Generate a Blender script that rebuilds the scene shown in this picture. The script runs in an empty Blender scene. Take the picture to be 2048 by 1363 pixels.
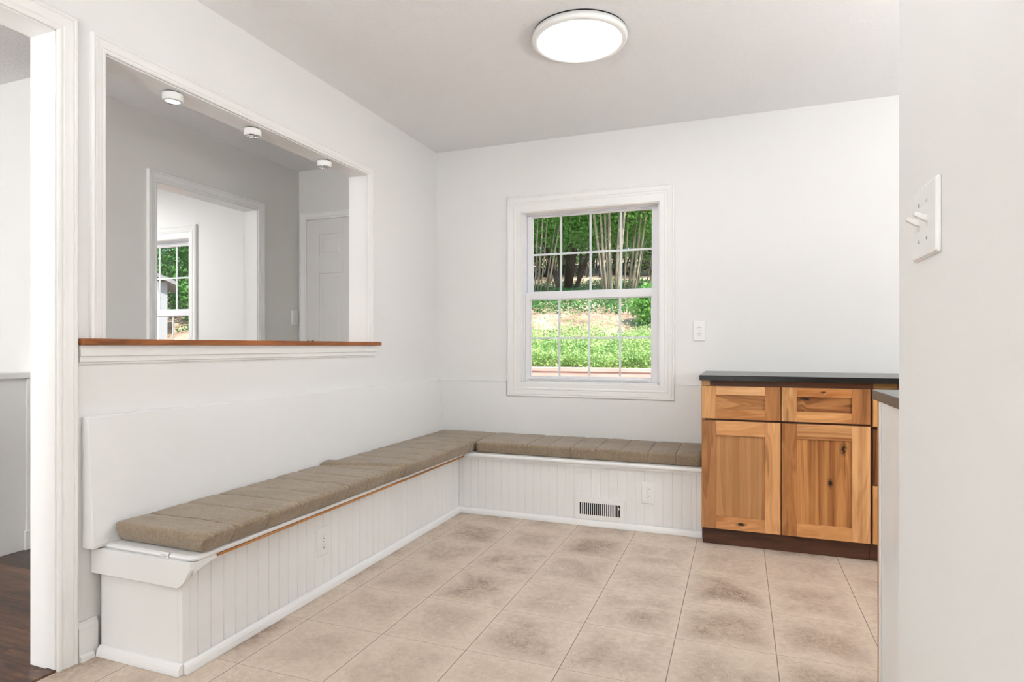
import bpy, bmesh, math, random
from mathutils import Vector, Matrix, noise as mnoise
random.seed(7)
PI = math.pi
C = bpy.context.scene.collection

# ------------------------------------------------------------------ mesh builder
class MB:
    def __init__(s): s.v = []; s.f = []; s.sm = []
    def add(s, vs, fs, smooth=False):
        o = len(s.v); s.v += [tuple(p) for p in vs]
        for f in fs: s.f.append([o + i for i in f]); s.sm.append(smooth)
    def box(s, x0, x1, y0, y1, z0, z1):
        s.add([(x0,y0,z0),(x1,y0,z0),(x1,y1,z0),(x0,y1,z0),(x0,y0,z1),(x1,y0,z1),(x1,y1,z1),(x0,y1,z1)],
              [(0,3,2,1),(4,5,6,7),(0,1,5,4),(1,2,6,5),(2,3,7,6),(3,0,4,7)])
        return s
    def prism(s, poly, fn, a0, a1):
        """poly: 2-D outline, fn(u,v,a) -> xyz, extruded from a0 to a1"""
        n = len(poly)
        vs = [fn(u, v, a0) for u, v in poly] + [fn(u, v, a1) for u, v in poly]
        s.add(vs, [list(range(n))[::-1], list(range(n, 2*n))] + [(i, (i+1) % n, n+(i+1) % n, n+i) for i in range(n)])
        return s
    def loft(s, rings, closed=True, caps=True, smooth=False):
        n = len(rings[0]); vs = [p for r in rings for p in r]; fs = []
        m = n if closed else n-1
        for k in range(len(rings)-1):
            for i in range(m):
                j = (i+1) % n
                fs.append((k*n+i, k*n+j, (k+1)*n+j, (k+1)*n+i))
        if caps:
            fs.append(list(range(n))[::-1]); b = (len(rings)-1)*n
            fs.append([b+i for i in range(n)])
        s.add(vs, fs, smooth); return s
    def lathe(s, prof, cx, cy, cz, axis='z', n=32, smooth=True):
        """prof: (radius, height)"""
        rings = []
        for r, h in prof:
            ring = []
            for i in range(n):
                a = 2*PI*i/n; c, d = r*math.cos(a), r*math.sin(a)
                if axis == 'z': ring.append((cx+c, cy+d, cz+h))
                elif axis == 'y': ring.append((cx+c, cy-h, cz+d))
                else: ring.append((cx+h, cy+c, cz+d))
            rings.append(ring)
        return s.loft(rings, smooth=smooth)
    def tube(s, pts, rad, n=7):
        rings = []
        for i, p in enumerate(pts):
            p = Vector(p); a = Vector(pts[max(0, i-1)]); b = Vector(pts[min(len(pts)-1, i+1)])
            t = (b-a).normalized(); u = t.orthogonal().normalized(); w = t.cross(u)
            r = rad[i] if isinstance(rad, (list, tuple)) else rad
            rings.append([p + r*(math.cos(2*PI*k/n)*u + math.sin(2*PI*k/n)*w) for k in range(n)])
        return s.loft(rings, smooth=True)
    def build(s, name, mat, parent=None, bevel=0, fix=True):
        off = Vector((0, 0, 0)); q = parent
        while q: off += Vector(q.location); q = q.parent
        me = bpy.data.meshes.new(name)
        me.from_pydata([tuple(Vector(p)-off) for p in s.v], [], s.f)
        me.polygons.foreach_set('use_smooth', s.sm)
        if fix:
            bm = bmesh.new(); bm.from_mesh(me)
            bmesh.ops.recalc_face_normals(bm, faces=bm.faces)
            bm.to_mesh(me); bm.free()
        o = bpy.data.objects.new(name, me); C.objects.link(o)
        if mat: me.materials.append(mat)
        if parent: o.parent = parent
        if bevel:
            b = o.modifiers.new('bevel', 'BEVEL'); b.width = bevel; b.segments = 2
            b.limit_method = 'ANGLE'; b.angle_limit = math.radians(40)
        return o

def tag(o, label=None, cat=None, group=None, kind=None):
    if label: o['label'] = label
    if cat: o['category'] = cat
    if group: o['group'] = group
    if kind: o['kind'] = kind
    return o
def thing(name, label, cat, loc=(0,0,0), group=None, kind=None):
    o = bpy.data.objects.new(name, None); C.objects.link(o); o.location = loc
    o.empty_display_size = .05
    return tag(o, label, cat, group, kind)
def dup(root, loc, rotz=0, label=None):
    r = root.copy(); C.objects.link(r); r.location = loc; r.rotation_euler = (0, 0, rotz)
    if label: r['label'] = label
    for ch in list(root.children):
        c = ch.copy(); C.objects.link(c); c.parent = r
        for g in list(ch.children):
            d = g.copy(); C.objects.link(d); d.parent = c
    return r
def B(*a):
    return MB().box(*a)

# ------------------------------------------------------------------ materials
class NT:
    def __init__(s, name):
        s.m = bpy.data.materials.new(name); s.m.use_nodes = True
        s.t = s.m.node_tree; s.t.nodes.clear()
        s.out = s.n('ShaderNodeOutputMaterial')
    def n(s, typ, **kw):
        x = s.t.nodes.new(typ)
        for k, v in kw.items(): setattr(x, k, v)
        return x
    def l(s, a, b): s.t.links.new(a, b)
    def put(s, sock, v):
        if isinstance(v, bpy.types.NodeSocket): s.l(v, sock)
        elif v is not None:
            if hasattr(sock.default_value, '__len__') and not hasattr(v, '__len__'): v = (v, v, v)
            if hasattr(sock.default_value, '__len__') and len(sock.default_value) == 4 and len(v) == 3: v = (*v, 1)
            sock.default_value = v
    def math(s, op, a, b=None, c=None, clamp=False):
        x = s.n('ShaderNodeMath', operation=op, use_clamp=clamp)
        s.put(x.inputs[0], a); s.put(x.inputs[1], b)
        if c is not None: s.put(x.inputs[2], c)
        return x.outputs[0]
    def vmath(s, op, a, b=None):
        x = s.n('ShaderNodeVectorMath', operation=op)
        s.put(x.inputs[0], a); s.put(x.inputs[1], b)
        return x.outputs[0]
    def coord(s, which='Object'): return s.n('ShaderNodeTexCoord').outputs[which]
    def pos(s): return s.n('ShaderNodeNewGeometry').outputs['Position']
    def xyz(s, v):
        x = s.n('ShaderNodeSeparateXYZ'); s.l(v, x.inputs[0]); return x.outputs
    def comb(s, x, y, z=0.0):
        c = s.n('ShaderNodeCombineXYZ')
        for i, q in enumerate((x, y, z)): s.put(c.inputs[i], q)
        return c.outputs[0]
    def noise(s, v, scale=5, detail=4, rough=.55, dist=0, color=False):
        x = s.n('ShaderNodeTexNoise'); s.put(x.inputs['Vector'], v)
        for k, q in (('Scale', scale), ('Detail', detail), ('Roughness', rough), ('Distortion', dist)): s.put(x.inputs[k], q)
        return x.outputs['Color' if color else 'Fac']
    def ramp(s, fac, stops, interp='LINEAR'):
        x = s.n('ShaderNodeValToRGB'); e = x.color_ramp; e.interpolation = interp
        while len(e.elements) < len(stops): e.elements.new(1)
        for el, (p, c) in zip(e.elements, stops):
            el.position = p; el.color = (*c, 1) if hasattr(c, '__len__') else (c, c, c, 1)
        s.put(x.inputs[0], fac); return x.outputs[0]
    def mix(s, f, a, b, mode='MIX'):
        x = s.n('ShaderNodeMix', data_type='RGBA', blend_type=mode)
        s.put(x.inputs[0], f); s.put(x.inputs[6], a); s.put(x.inputs[7], b)
        return x.outputs[2]
    def sstep(s, v, a, b):
        x = s.n('ShaderNodeMapRange', interpolation_type='SMOOTHSTEP')
        s.put(x.inputs[0], v); x.inputs[1].default_value = a; x.inputs[2].default_value = b
        return x.outputs[0]
    def bump(s, h, strength=.2, dist=.01):
        x = s.n('ShaderNodeBump'); s.put(x.inputs['Height'], h)
        x.inputs['Strength'].default_value = strength; x.inputs['Distance'].default_value = dist
        return x.outputs[0]
    def bsdf(s, col, rough=.5, normal=None, spec=.5, metal=0, coat=0):
        p = s.n('ShaderNodeBsdfPrincipled')
        s.put(p.inputs['Base Color'], col); s.put(p.inputs['Roughness'], rough)
        p.inputs['Specular IOR Level'].default_value = spec
        p.inputs['Metallic'].default_value = metal; p.inputs['Coat Weight'].default_value = coat
        if normal: s.l(normal, p.inputs['Normal'])
        s.l(p.outputs[0], s.out.inputs[0]); return s.m

def srgb(r, g, b):
    f = lambda c: (c/255/12.92) if c <= 10 else ((c/255+.055)/1.055)**2.4
    return (f(r), f(g), f(b))

def paint(name, col, rough=.5, bscale=220, bstr=.04, var=.015):
    t = NT(name); p = t.pos()
    nz = t.noise(p, 1.3, 3)
    c = t.mix(nz, tuple(x*(1-var) for x in col), tuple(min(1, x*(1+var)) for x in col))
    return t.bsdf(c, rough, t.bump(t.noise(p, bscale, 2), bstr, .002), .35)
M = {}
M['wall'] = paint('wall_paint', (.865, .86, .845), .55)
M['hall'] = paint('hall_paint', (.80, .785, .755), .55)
M['trim'] = paint('trim_paint', (.89, .885, .87), .3, 90, .03)
M['bench'] = paint('bench_paint', (.875, .875, .868), .32, 70, .05)
M['vinyl'] = paint('window_vinyl', (.86, .86, .88), .3, 60, .01)
M['plastic'] = paint('white_plastic', (.90, .90, .885), .25, 50, 0)
M['black'] = paint('dark_hole', (.008, .008, .008), .6, 50, 0)
def flat(name, col, rough=.5, metal=0, spec=.5):
    return NT(name).bsdf(col, rough, None, spec, metal)
M['chrome'] = flat('polished_chrome', (.75, .76, .77), .12, 1)
M['bronze'] = flat('dark_bronze', (.05, .035, .028), .35, .8)
M['steel'] = flat('screw_steel', (.45, .45, .43), .4, .6)
M['ink'] = flat('grey_ink', (.16, .16, .15), .6)
def ceil_mat():
    t = NT('textured_ceiling'); p = t.pos()
    a = t.noise(p, 95, 3, .6); b = t.noise(p, 38, 3, .6, 1.5)
    h = t.math('ADD', t.sstep(a, .45, .7), t.math('MULTIPLY', t.sstep(b, .5, .62), .9))
    spk = t.sstep(t.noise(p, 120, 2, .6), .66, .74)
    c = t.mix(t.math('MULTIPLY', spk, .16), (.905, .898, .898), (.55, .53, .52))
    return t.bsdf(c, .8, t.bump(h, .35, .004), .2)
M['ceil'] = ceil_mat()
def glass_mat():
    t = NT('window_glass')
    tr = t.n('ShaderNodeBsdfTransparent'); tr.inputs[0].default_value = (.97, .985, .975, 1)
    gl = t.n('ShaderNodeBsdfGlossy'); gl.inputs['Roughness'].default_value = .01
    ge = t.n('ShaderNodeNewGeometry'); dt = t.n('ShaderNodeVectorMath', operation='DOT_PRODUCT')
    t.l(ge.outputs['Normal'], dt.inputs[0]); t.l(ge.outputs['Incoming'], dt.inputs[1])
    fac = t.math('ADD', .012, t.math('MULTIPLY', t.math('POWER', t.math('SUBTRACT', 1.0, t.math('ABSOLUTE', dt.outputs['Value'])), 5.0), .6))
    mx = t.n('ShaderNodeMixShader'); t.l(fac, mx.inputs[0]); t.l(tr.outputs[0], mx.inputs[1]); t.l(gl.outputs[0], mx.inputs[2])
    t.l(mx.outputs[0], t.out.inputs[0]); return t.m
M['glass'] = glass_mat()
def emit(name, col, s):
    t = NT(name); e = t.n('ShaderNodeEmission'); e.inputs[0].default_value = (*col, 1); e.inputs[1].default_value = s
    t.l(e.outputs[0], t.out.inputs[0]); return t.m
LAMP = 24
M['lamp'] = emit('lamp_diffuser', (.985, .992, 1), LAMP)
M['fill_far'] = emit('far_room_fill', (.985, .992, 1), 110)
M['fill_up_kitchen'] = emit('fill_uplight_kitchen', (.975, .99, 1), 260)  # upward fill emission for the added uplights
M['fill_up_room'] = emit('fill_uplight_room', (.975, .99, 1), 210)
M['fill_up_hall'] = emit('fill_uplight_hall', (.985, .995, 1), 75)
M['fill_stair'] = emit('stair_fill', (.985, .992, 1), 20)
M['globe'] = emit('fill_globe_glass', (.975, .99, 1), 30)  # all-round fill emission for the added globes
M['fill_globe_kitchen'] = emit('fill_globe_glass_kitchen', (.975, .99, 1), 28)
M['fill_globe_hall'] = emit('fill_globe_glass_hall', (.99, .995, 1), 150)
M['fill_globe_stair'] = emit('fill_globe_glass_stair', (.975, .99, 1), 24)
M['puck'] = emit('lit_bulb_glass', (.95, 1, .97), 2.0)

def tile_mat():
    t = NT('stone_look_tile'); p = t.pos(); x, y, z = t.xyz(p)
    u = t.math('DIVIDE', t.math('SUBTRACT', x, .119), .3405); v = t.math('DIVIDE', t.math('SUBTRACT', y, 1.94), .3515)
    fu = t.math('FRACT', u); fv = t.math('FRACT', v)
    cell = t.comb(t.math('FLOOR', u), t.math('FLOOR', v), 0.0)
    wn = t.n('ShaderNodeTexWhiteNoise', noise_dimensions='3D'); t.l(cell, wn.inputs['Vector'])
    rv, rc = wn.outputs['Value'], wn.outputs['Color']
    dx = t.math('MULTIPLY', t.math('MINIMUM', fu, t.math('SUBTRACT', 1.0, fu)), .3405)
    dy = t.math('MULTIPLY', t.math('MINIMUM', fv, t.math('SUBTRACT', 1.0, fv)), .3515)
    e = t.math('MINIMUM', dx, dy)
    off = t.vmath('ADD', p, t.vmath('SCALE', rc)); sc = off.node; off.node.inputs[1].links[0].from_node.inputs['Scale'].default_value = 30
    big = t.noise(off, 5.5, 5, .6, .4); fine = t.noise(off, 42, 6, .7)
    core = t.math('MULTIPLY', t.sstep(e, -.03, .12), t.sstep(big, .22, .68))
    dark = t.math('MULTIPLY', core, t.math('ADD', .42, t.math('MULTIPLY', rv, .75)))
    dark = t.math('ADD', dark, t.math('MULTIPLY', t.math('SUBTRACT', fine, .5), 1.05), clamp=True)
    col = t.mix(dark, srgb(213, 196, 179), srgb(141, 119, 103))
    hue = t.xyz(rc)[1]
    col = t.mix(t.math('MULTIPLY', hue, .25), col, srgb(206, 191, 173))
    rid = t.math('ABSOLUTE', t.math('SUBTRACT', t.noise(off, 7, 5, .62, 1.6), .5))
    vein = t.math('MULTIPLY', t.math('SUBTRACT', 1.0, t.sstep(rid, .0, .008)), t.sstep(t.noise(off, 4, 2), .42, .6))
    col = t.mix(t.math('MULTIPLY', vein, .5), col, srgb(238, 226, 210))
    rid2 = t.math('ABSOLUTE', t.math('SUBTRACT', t.noise(off, 16, 4, .7, 2.2), .5))
    v2 = t.math('MULTIPLY', t.math('SUBTRACT', 1.0, t.sstep(rid2, .0, .02)), t.math('MULTIPLY', dark, .9))
    col = t.mix(v2, col, srgb(226, 210, 190))
    rid3 = t.math('ABSOLUTE', t.math('SUBTRACT', t.noise(off, 5, 4, .6, 2.8), .52))
    v3 = t.math('MULTIPLY', t.math('SUBTRACT', 1.0, t.sstep(rid3, .0, .008)), t.sstep(t.noise(off, 3.1, 2), .54, .62))
    col = t.mix(t.math('MULTIPLY', v3, .5), col, srgb(140, 122, 108))
    gx = t.math('MULTIPLY', t.math('SUBTRACT', 1.0, t.sstep(dx, .0008, .0021)), .8)
    gy = t.math('MULTIPLY', t.math('SUBTRACT', 1.0, t.sstep(dy, .0005, .0018)), .55)
    g = t.math('MAXIMUM', gx, gy)
    col = t.mix(g, col, srgb(84, 70, 60))
    h = t.math('ADD', t.math('MULTIPLY', fine, .25), t.sstep(e, 0, .004))
    rough = t.math('ADD', .38, t.math('MULTIPLY', fine, .2))
    return t.bsdf(col, rough, t.bump(h, .15, .003), .4)
M['tile'] = tile_mat()

def plank_mat():
    t = NT('dark_oak_planks'); p = t.pos(); x, y, z = t.xyz(p)
    v = t.math('DIVIDE', y, .083); row = t.math('FLOOR', v); fv = t.math('FRACT', v)
    wn = t.n('ShaderNodeTexWhiteNoise', noise_dimensions='1D'); t.l(row, wn.inputs['W'])
    u = t.math('ADD', t.math('DIVIDE', x, .8), t.math('MULTIPLY', wn.outputs['Value'], 7.0))
    cell = t.comb(t.math('FLOOR', u), row, 0.0); fu = t.math('FRACT', u)
    w2 = t.n('ShaderNodeTexWhiteNoise', noise_dimensions='3D'); t.l(cell, w2.inputs['Vector']); r = w2.outputs['Value']
    q = t.comb(t.math('MULTIPLY', x, 2.2), t.math('MULTIPLY', y, 26.0), t.math('MULTIPLY', r, 40.0))
    g1 = t.noise(q, 1.0, 5, .6, 1.4); g2 = t.noise(t.comb(t.math('MULTIPLY', x, 12.0), t.math('MULTIPLY', y, 160.0), r), 1, 3)
    f = t.math('ADD', t.math('MULTIPLY', g1, .95), t.math('ADD', t.math('MULTIPLY', r, .26), t.math('MULTIPLY', g2, .22)))
    c = t.ramp(f, [(.36, srgb(32, 21, 15)), (.58, srgb(62, 41, 29)), (.8, srgb(96, 66, 46)), (1.0, srgb(126, 90, 64))])
    d = t.math('MINIMUM', t.math('MULTIPLY', t.math('MINIMUM', fv, t.math('SUBTRACT', 1.0, fv)), .083), t.math('MULTIPLY', t.math('MINIMUM', fu, t.math('SUBTRACT', 1.0, fu)), .8))
    c = t.mix(t.math('SUBTRACT', 1.0, t.sstep(d, .0004, .0016)), c, srgb(20, 12, 8))
    return t.bsdf(c, .33, t.bump(t.math('ADD', g1, g2), .06, .002), .4)
M['plank'] = plank_mat()

_wn = [0]
def wood(name, lo, hi, axis='z', seed=None, rough=.42, knots=(), contrast=1.0, scale=1.0, straight=1.0, stripes=0.0):
    """hickory-like board: grain along axis; knots: world (x, z, radius)"""
    _wn[0] += 1; sd = seed if seed is not None else _wn[0]*3.7
    t = NT(name); p = t.pos(); x, y, z = t.xyz(p)
    long, cross = (z, x) if axis == 'z' else ((x, z) if axis == 'x' else (y, z))
    a = t.math('MULTIPLY', long, 1.6*scale*straight); b = t.math('MULTIPLY', cross, 13.0*scale)
    for kx, kz, kr in knots:
        ddx = t.math('SUBTRACT', x, kx); ddz = t.math('SUBTRACT', z, kz)
        l2 = t.math('ADD', t.math('POWER', ddx, 2.0), t.math('MULTIPLY', t.math('POWER', ddz, 2.0), .16))
        fall = t.math('DIVIDE', 1.0, t.math('ADD', 1.0, t.math('DIVIDE', l2, (kr*1.6)**2)))
        b = t.math('ADD', b, t.math('MULTIPLY', fall, t.math('MULTIPLY', t.math('DIVIDE', ddx, t.math('ADD', t.math('ABSOLUTE', ddx), kr*1.5)), .55)))
    q = t.comb(b, a, sd)
    g1 = t.noise(q, 1.0, 3, .5, .9)
    rings = t.math('FRACT', t.math('MULTIPLY', g1, 7.0))
    rings = t.math('ABSOLUTE', t.math('SUBTRACT', rings, .5))
    fineg = t.noise(t.comb(t.math('MULTIPLY', cross, 260.0), t.math('MULTIPLY', long, 6.0), sd), 1.0, 3, .6)
    f = t.math('ADD', t.math('MULTIPLY', t.math('SUBTRACT', g1, .5), 1.5*contrast), t.math('ADD', t.math('MULTIPLY', rings, .55*contrast), t.math('MULTIPLY', fineg, .42)))
    if stripes:
        st = t.noise(t.comb(t.math('MULTIPLY', cross, 28.0), t.math('MULTIPLY', long, .25), sd+5), 1.0, 2, .5)
        f = t.math('ADD', f, t.math('MULTIPLY', t.math('SUBTRACT', st, .5), stripes))
    c = t.ramp(t.math('ADD', f, .12), [(.0, hi), (.45, tuple((h+l)/2 for h, l in zip(hi, lo))), (.85, lo), (1.0, tuple(k*.7 for k in lo))])
    for kx, kz, kr in knots:
        ddx = t.math('DIVIDE', t.math('SUBTRACT', x, kx), kr*(2.4 if axis == 'x' else .85)); ddz = t.math('DIVIDE', t.math('SUBTRACT', z, kz), kr*(.8 if axis == 'x' else 1.8))
        r2 = t.math('ADD', t.math('POWER', ddx, 2.0), t.math('POWER', ddz, 2.0))
        r2 = t.math('ADD', r2, t.math('MULTIPLY', t.math('SUBTRACT', t.noise(p, 75, 4), .5), 3.2))
        c = t.mix(t.math('MULTIPLY', t.math('SUBTRACT', 1.0, t.sstep(r2, .5, 3.2)), .6), c, srgb(92, 52, 24))
        c = t.mix(t.math('SUBTRACT', 1.0, t.sstep(r2, .25, .8)), c, srgb(30, 16, 9))
    return t.bsdf(c, rough, t.bump(fineg, .05, .001), .35)

def fabric_mat():
    t = NT('taupe_upholstery'); p = t.pos()
    w = t.noise(p, 420, 3, .75); m = t.noise(p, 90, 4, .65); l = t.noise(p, 7, 3)
    f = t.math('ADD', t.math('MULTIPLY', w, .6), t.math('ADD', t.math('MULTIPLY', m, .25), t.math('MULTIPLY', l, .15)))
    c = t.ramp(f, [(.34, srgb(102, 87, 69)), (.5, srgb(140, 123, 102)), (.66, srgb(172, 156, 134))])
    t.bsdf(c, .95, t.bump(t.math('ADD', w, t.math('MULTIPLY', m, .3)), .35, .002), .1)
    pr = [n for n in t.t.nodes if n.type == 'BSDF_PRINCIPLED'][0]
    pr.inputs['Sheen Weight'].default_value = .25; pr.inputs['Sheen Roughness'].default_value = .6
    return t.m
M['fabric'] = fabric_mat()
def granite(name, base, fleck, rough, density=.63):
    t = NT(name); p = t.pos()
    n1 = t.noise(p, 190, 2, .6); n2 = t.noise(p, 60, 4, .7)
    c = t.mix(n2, tuple(b*.7 for b in base), tuple(b*1.3 for b in base))
    c = t.mix(t.sstep(n1, density, density+.06), c, fleck)
    return t.bsdf(c, rough, None, .5)
M['counter'] = granite('black_stone', (.012, .013, .013), (.03, .032, .03), .22, .7)
M['counter_grey'] = granite('grey_speckled_stone', (.075, .078, .076), (.55, .5, .34), .28, .63)
M['sill'] = wood('sill_wood', srgb(124, 70, 34), srgb(172, 106, 56), 'y', rough=.45)
M['raw'] = wood('raw_edge_wood', srgb(150, 98, 52), srgb(196, 142, 88), 'y', rough=.7)

# ------------------------------------------------------------------ room dimensions (metres)
XL, D, CH, H = -2.105, 4.01, 2.5, 1.07
XH = -2.225           # hall side of the left wall
XF = -3.39; XF2 = -3.52
YE = 4.045            # hall end wall
XR = .285             # near right wall face

def structure(name, mb, mat, bevel=0, label=None):
    o = mb.build(name, mat, None, bevel); o['kind'] = 'structure'
    if label: o['label'] = label
    return o

# floors
structure('floor', B(-2.14, 2.72, -3.1, 4.1, -.06, 0), M['tile'])
structure('floor_hall', B(-6.6, -2.142, -3.1, 4.1, -.06, -.001), M['plank'])
structure('floor_threshold', MB().prism([(-2.15, 0), (-2.10, 0), (-2.105, .006), (-2.145, .006)], lambda u, v, a: (u, a, v), .42, 1.336), M['plank'])
structure('ceiling', B(-6.7, 2.8, -3.2, 4.25, CH, CH+.15), M['ceil'])

# left wall with doorway (y .42..1.34) and pass-through (y 1.5..3.114)
def wallx(mb, x0, x1, y0, y1, z0, z1): mb.box(x0, x1, y0, y1, z0, z1)
m = MB()
for a in ((-3.1, .42, 0, CH), (.42, 1.338, 2.109, CH), (1.338, 1.5, 0, CH), (1.5, 3.114, 0, 1.073), (1.5, 3.114, 2.103, CH), (3.114, D+.02, 0, CH)):
    m.box(XH, XL, *a)
structure('wall_left', m, M['wall'])
# back wall, with window_1 hole
WX0, WX1, WZ0, WZ1 = -1.436, -.485, .812, 2.007
m = MB()
for a in ((XL, WX0, 0, CH), (WX0, WX1, 0, WZ0), (WX0, WX1, WZ1, CH), (WX1, 2.72, 0, CH)):
    m.box(a[0], a[1], D, D+.19, a[2], a[3])
structure('wall_back', m, M['wall'])
structure('wall_right', B(XR, XR+.115, -3.0, 1.345, 0, CH), M['wall'])
structure('wall_front', B(-6.6, 2.72, -3.1, -3.0, 0, CH), M['wall'])
structure('wall_kitchen', B(2.6, 2.72, -3.0, D, 0, CH), M['wall'])
# hall beyond the left wall
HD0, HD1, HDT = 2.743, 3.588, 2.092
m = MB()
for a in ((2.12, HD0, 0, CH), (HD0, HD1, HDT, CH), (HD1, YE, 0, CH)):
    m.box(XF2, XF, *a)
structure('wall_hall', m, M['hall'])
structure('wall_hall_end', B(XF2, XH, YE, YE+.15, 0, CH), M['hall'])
structure('wall_stair', B(-6.5, XF2-.001, 2.12, 2.24, 0, CH), M['wall'])
W2X0, W2X1, W2Z0, W2Z1 = -5.53, -4.575, .812, 2.03
m = MB()
for a in ((-6.6, W2X0, 0, CH), (W2X0, W2X1, 0, W2Z0), (W2X0, W2X1, W2Z1, CH), (W2X1, XF2-.001, 0, CH)):
    m.box(a[0], a[1], 4.03, 4.2, a[2], a[3])
structure('wall_far_room', m, M['wall'])
structure('wall_outer', B(-6.7, -6.6, -3.1, 4.2, 0, CH), M['wall'])
# stair half wall with cap
m = B(-3.60, XF2, -3.0, 2.118, 0, .90)
structure('wall_stair_half', m, M['bench'])
o = structure('trim_5', B(-3.63, XF2+.025, -3.0, 2.118, .901, .934), M['trim'], .004)
m = B(XF2+.001, XF2+.014, 2.085, 2.117, .10, .90); m.box(XF2+.001, XF2+.02, 2.075, 2.117, .0, .10)
structure('trim_6', m, M['trim'], .002)

# ------------------------------------------------------------------ mouldings
PROF = [(0,0),(0,.009),(.006,.012),(.013,.012),(.016,.009),(.020,.0125),(.033,.014),(.046,.0165),(.050,.013),(.054,.0175),(.060,.017),(.064,.0125),(.065,0)]
def casing(mb, path, fn, closed=False, w=1.0):
    """path: (a, b, out_a, out_b); fn(a, b, depth) -> xyz"""
    rings = [[fn(a+oa*u*w, b+ob*u*w, d) for u, d in PROF] for a, b, oa, ob in path]
    if closed: rings.append(rings[0])
    mb.loft(rings, closed=True, caps=not closed)
    return mb
fl = lambda a, b, d: (XL+d, a, b)            # on the left wall, a along y
flh = lambda a, b, d: (XH-d, a, b)
fh = lambda a, b, d: (XF+d, a, b)            # hall far wall
fh2 = lambda a, b, d: (XF2-d, a, b)
fb = lambda a, b, d: (a, D-d, b)             # back wall
# doorway casing + jamb lining
m = MB()
casing(m, [(1.338,0,1,0),(1.338,2.109,1,1),(.42,2.109,-1,1),(.42,0,-1,0)], fl)
casing(m, [(1.338,0,1,0),(1.338,2.109,1,1),(.42,2.109,-1,1),(.42,0,-1,0)], flh)
m.box(XH, XL, 1.334, 1.345, .007, 2.109); m.box(XH, XL, .414, .425, .007, 2.109); m.box(XH, XL, .42, 1.34, 2.104, 2.115)
structure('trim_1', m, M['trim'], .0008)
# pass-through casing
m = MB()
pp = [(1.5,1.096,1*-1,0),(1.5,2.103,-1,1),(3.114,2.103,1,1),(3.114,1.096,1,0)]
casing(m, pp, fl, w=.82); casing(m, pp, flh, w=.82)
m.box(XH, XL, 1.494, 1.503, 1.096, 2.103); m.box(XH, XL, 3.111, 3.122, 1.096, 2.103); m.box(XH, XL, 1.5, 3.114, 2.098, 2.110)
structure('trim_2', m, M['trim'], .0008)
# apron under the sill
m = MB()
ap = [(0, 1.0725), (.019, 1.0725), (.019, 1.036), (.013, 1.033), (.013, 1.016), (.007, 1.013), (.007, 1.008), (0, 1.006)]
m.prism(ap, lambda u, v, a: (XL+u, a, v), 1.407, 3.194)
structure('trim_3', m, M['trim'])
# inner hall doorway casing
m = MB()
pp = [(HD0,0,-1,0),(HD0,HDT,-1,1),(HD1,HDT,1,1),(HD1,0,1,0)]
casing(m, pp, fh); casing(m, pp, fh2)
m.box(XF2, XF, HD0-.004, HD0+.006, 0, HDT); m.box(XF2, XF, HD1-.006, HD1+.004, 0, HDT); m.box(XF2, XF, HD0, HD1, HDT-.006, HDT+.005)
o = structure('trim_4', m, M['trim'], .0008)
MB().box(XF+.001, XF+.0165, HD1+.012, HD1+.034, 1.56, 1.62).build('strike_plate', M['plastic'], o)
# baseboards
def base_prof(h=.13): return [(0, 0), (.014, 0), (.014, .008), (.013, h-.02), (.009, h-.008), (.004, h), (0, h)]
m = MB().prism(base_prof(), lambda u, v, a: (XL+u, a, v), 1.403, 1.4695)
m.prism([(.014, 0), (.026, 0), (.025, .012), (.02, .02), (.014, .022)], lambda u, v, a: (XL+u, a, v), 1.404, 1.4495)
structure('baseboard_left', m, M['trim'])
m = MB().prism(base_prof(), lambda u, v, a: (XF+u, a, v), HD1+.066, YE-.001)
m.prism(base_prof(), lambda u, v, a: (XF+u, a, v), 2.12, HD0-.066)
structure('baseboard_hall', m, M['trim'])
m = MB().prism(base_prof(), lambda u, v, a: (XR-u, a, v), -2.9, 1.345)
structure('baseboard_right', m, M['trim'])

# wood sill of the pass-through
t = thing('serving_ledge', 'narrow brown wooden ledge along the bottom of the wall pass-through', 'ledge', (-2.15, 2.3, 1.073))
m = B(XH-.03, XL+.001, 1.503, 3.111, 1.0735, 1.0955); m.box(XL+.001, XL+.034, 1.405, 3.222, 1.0735, 1.0955)
m.build('ledge_board', M['sill'], t, .002)

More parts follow.
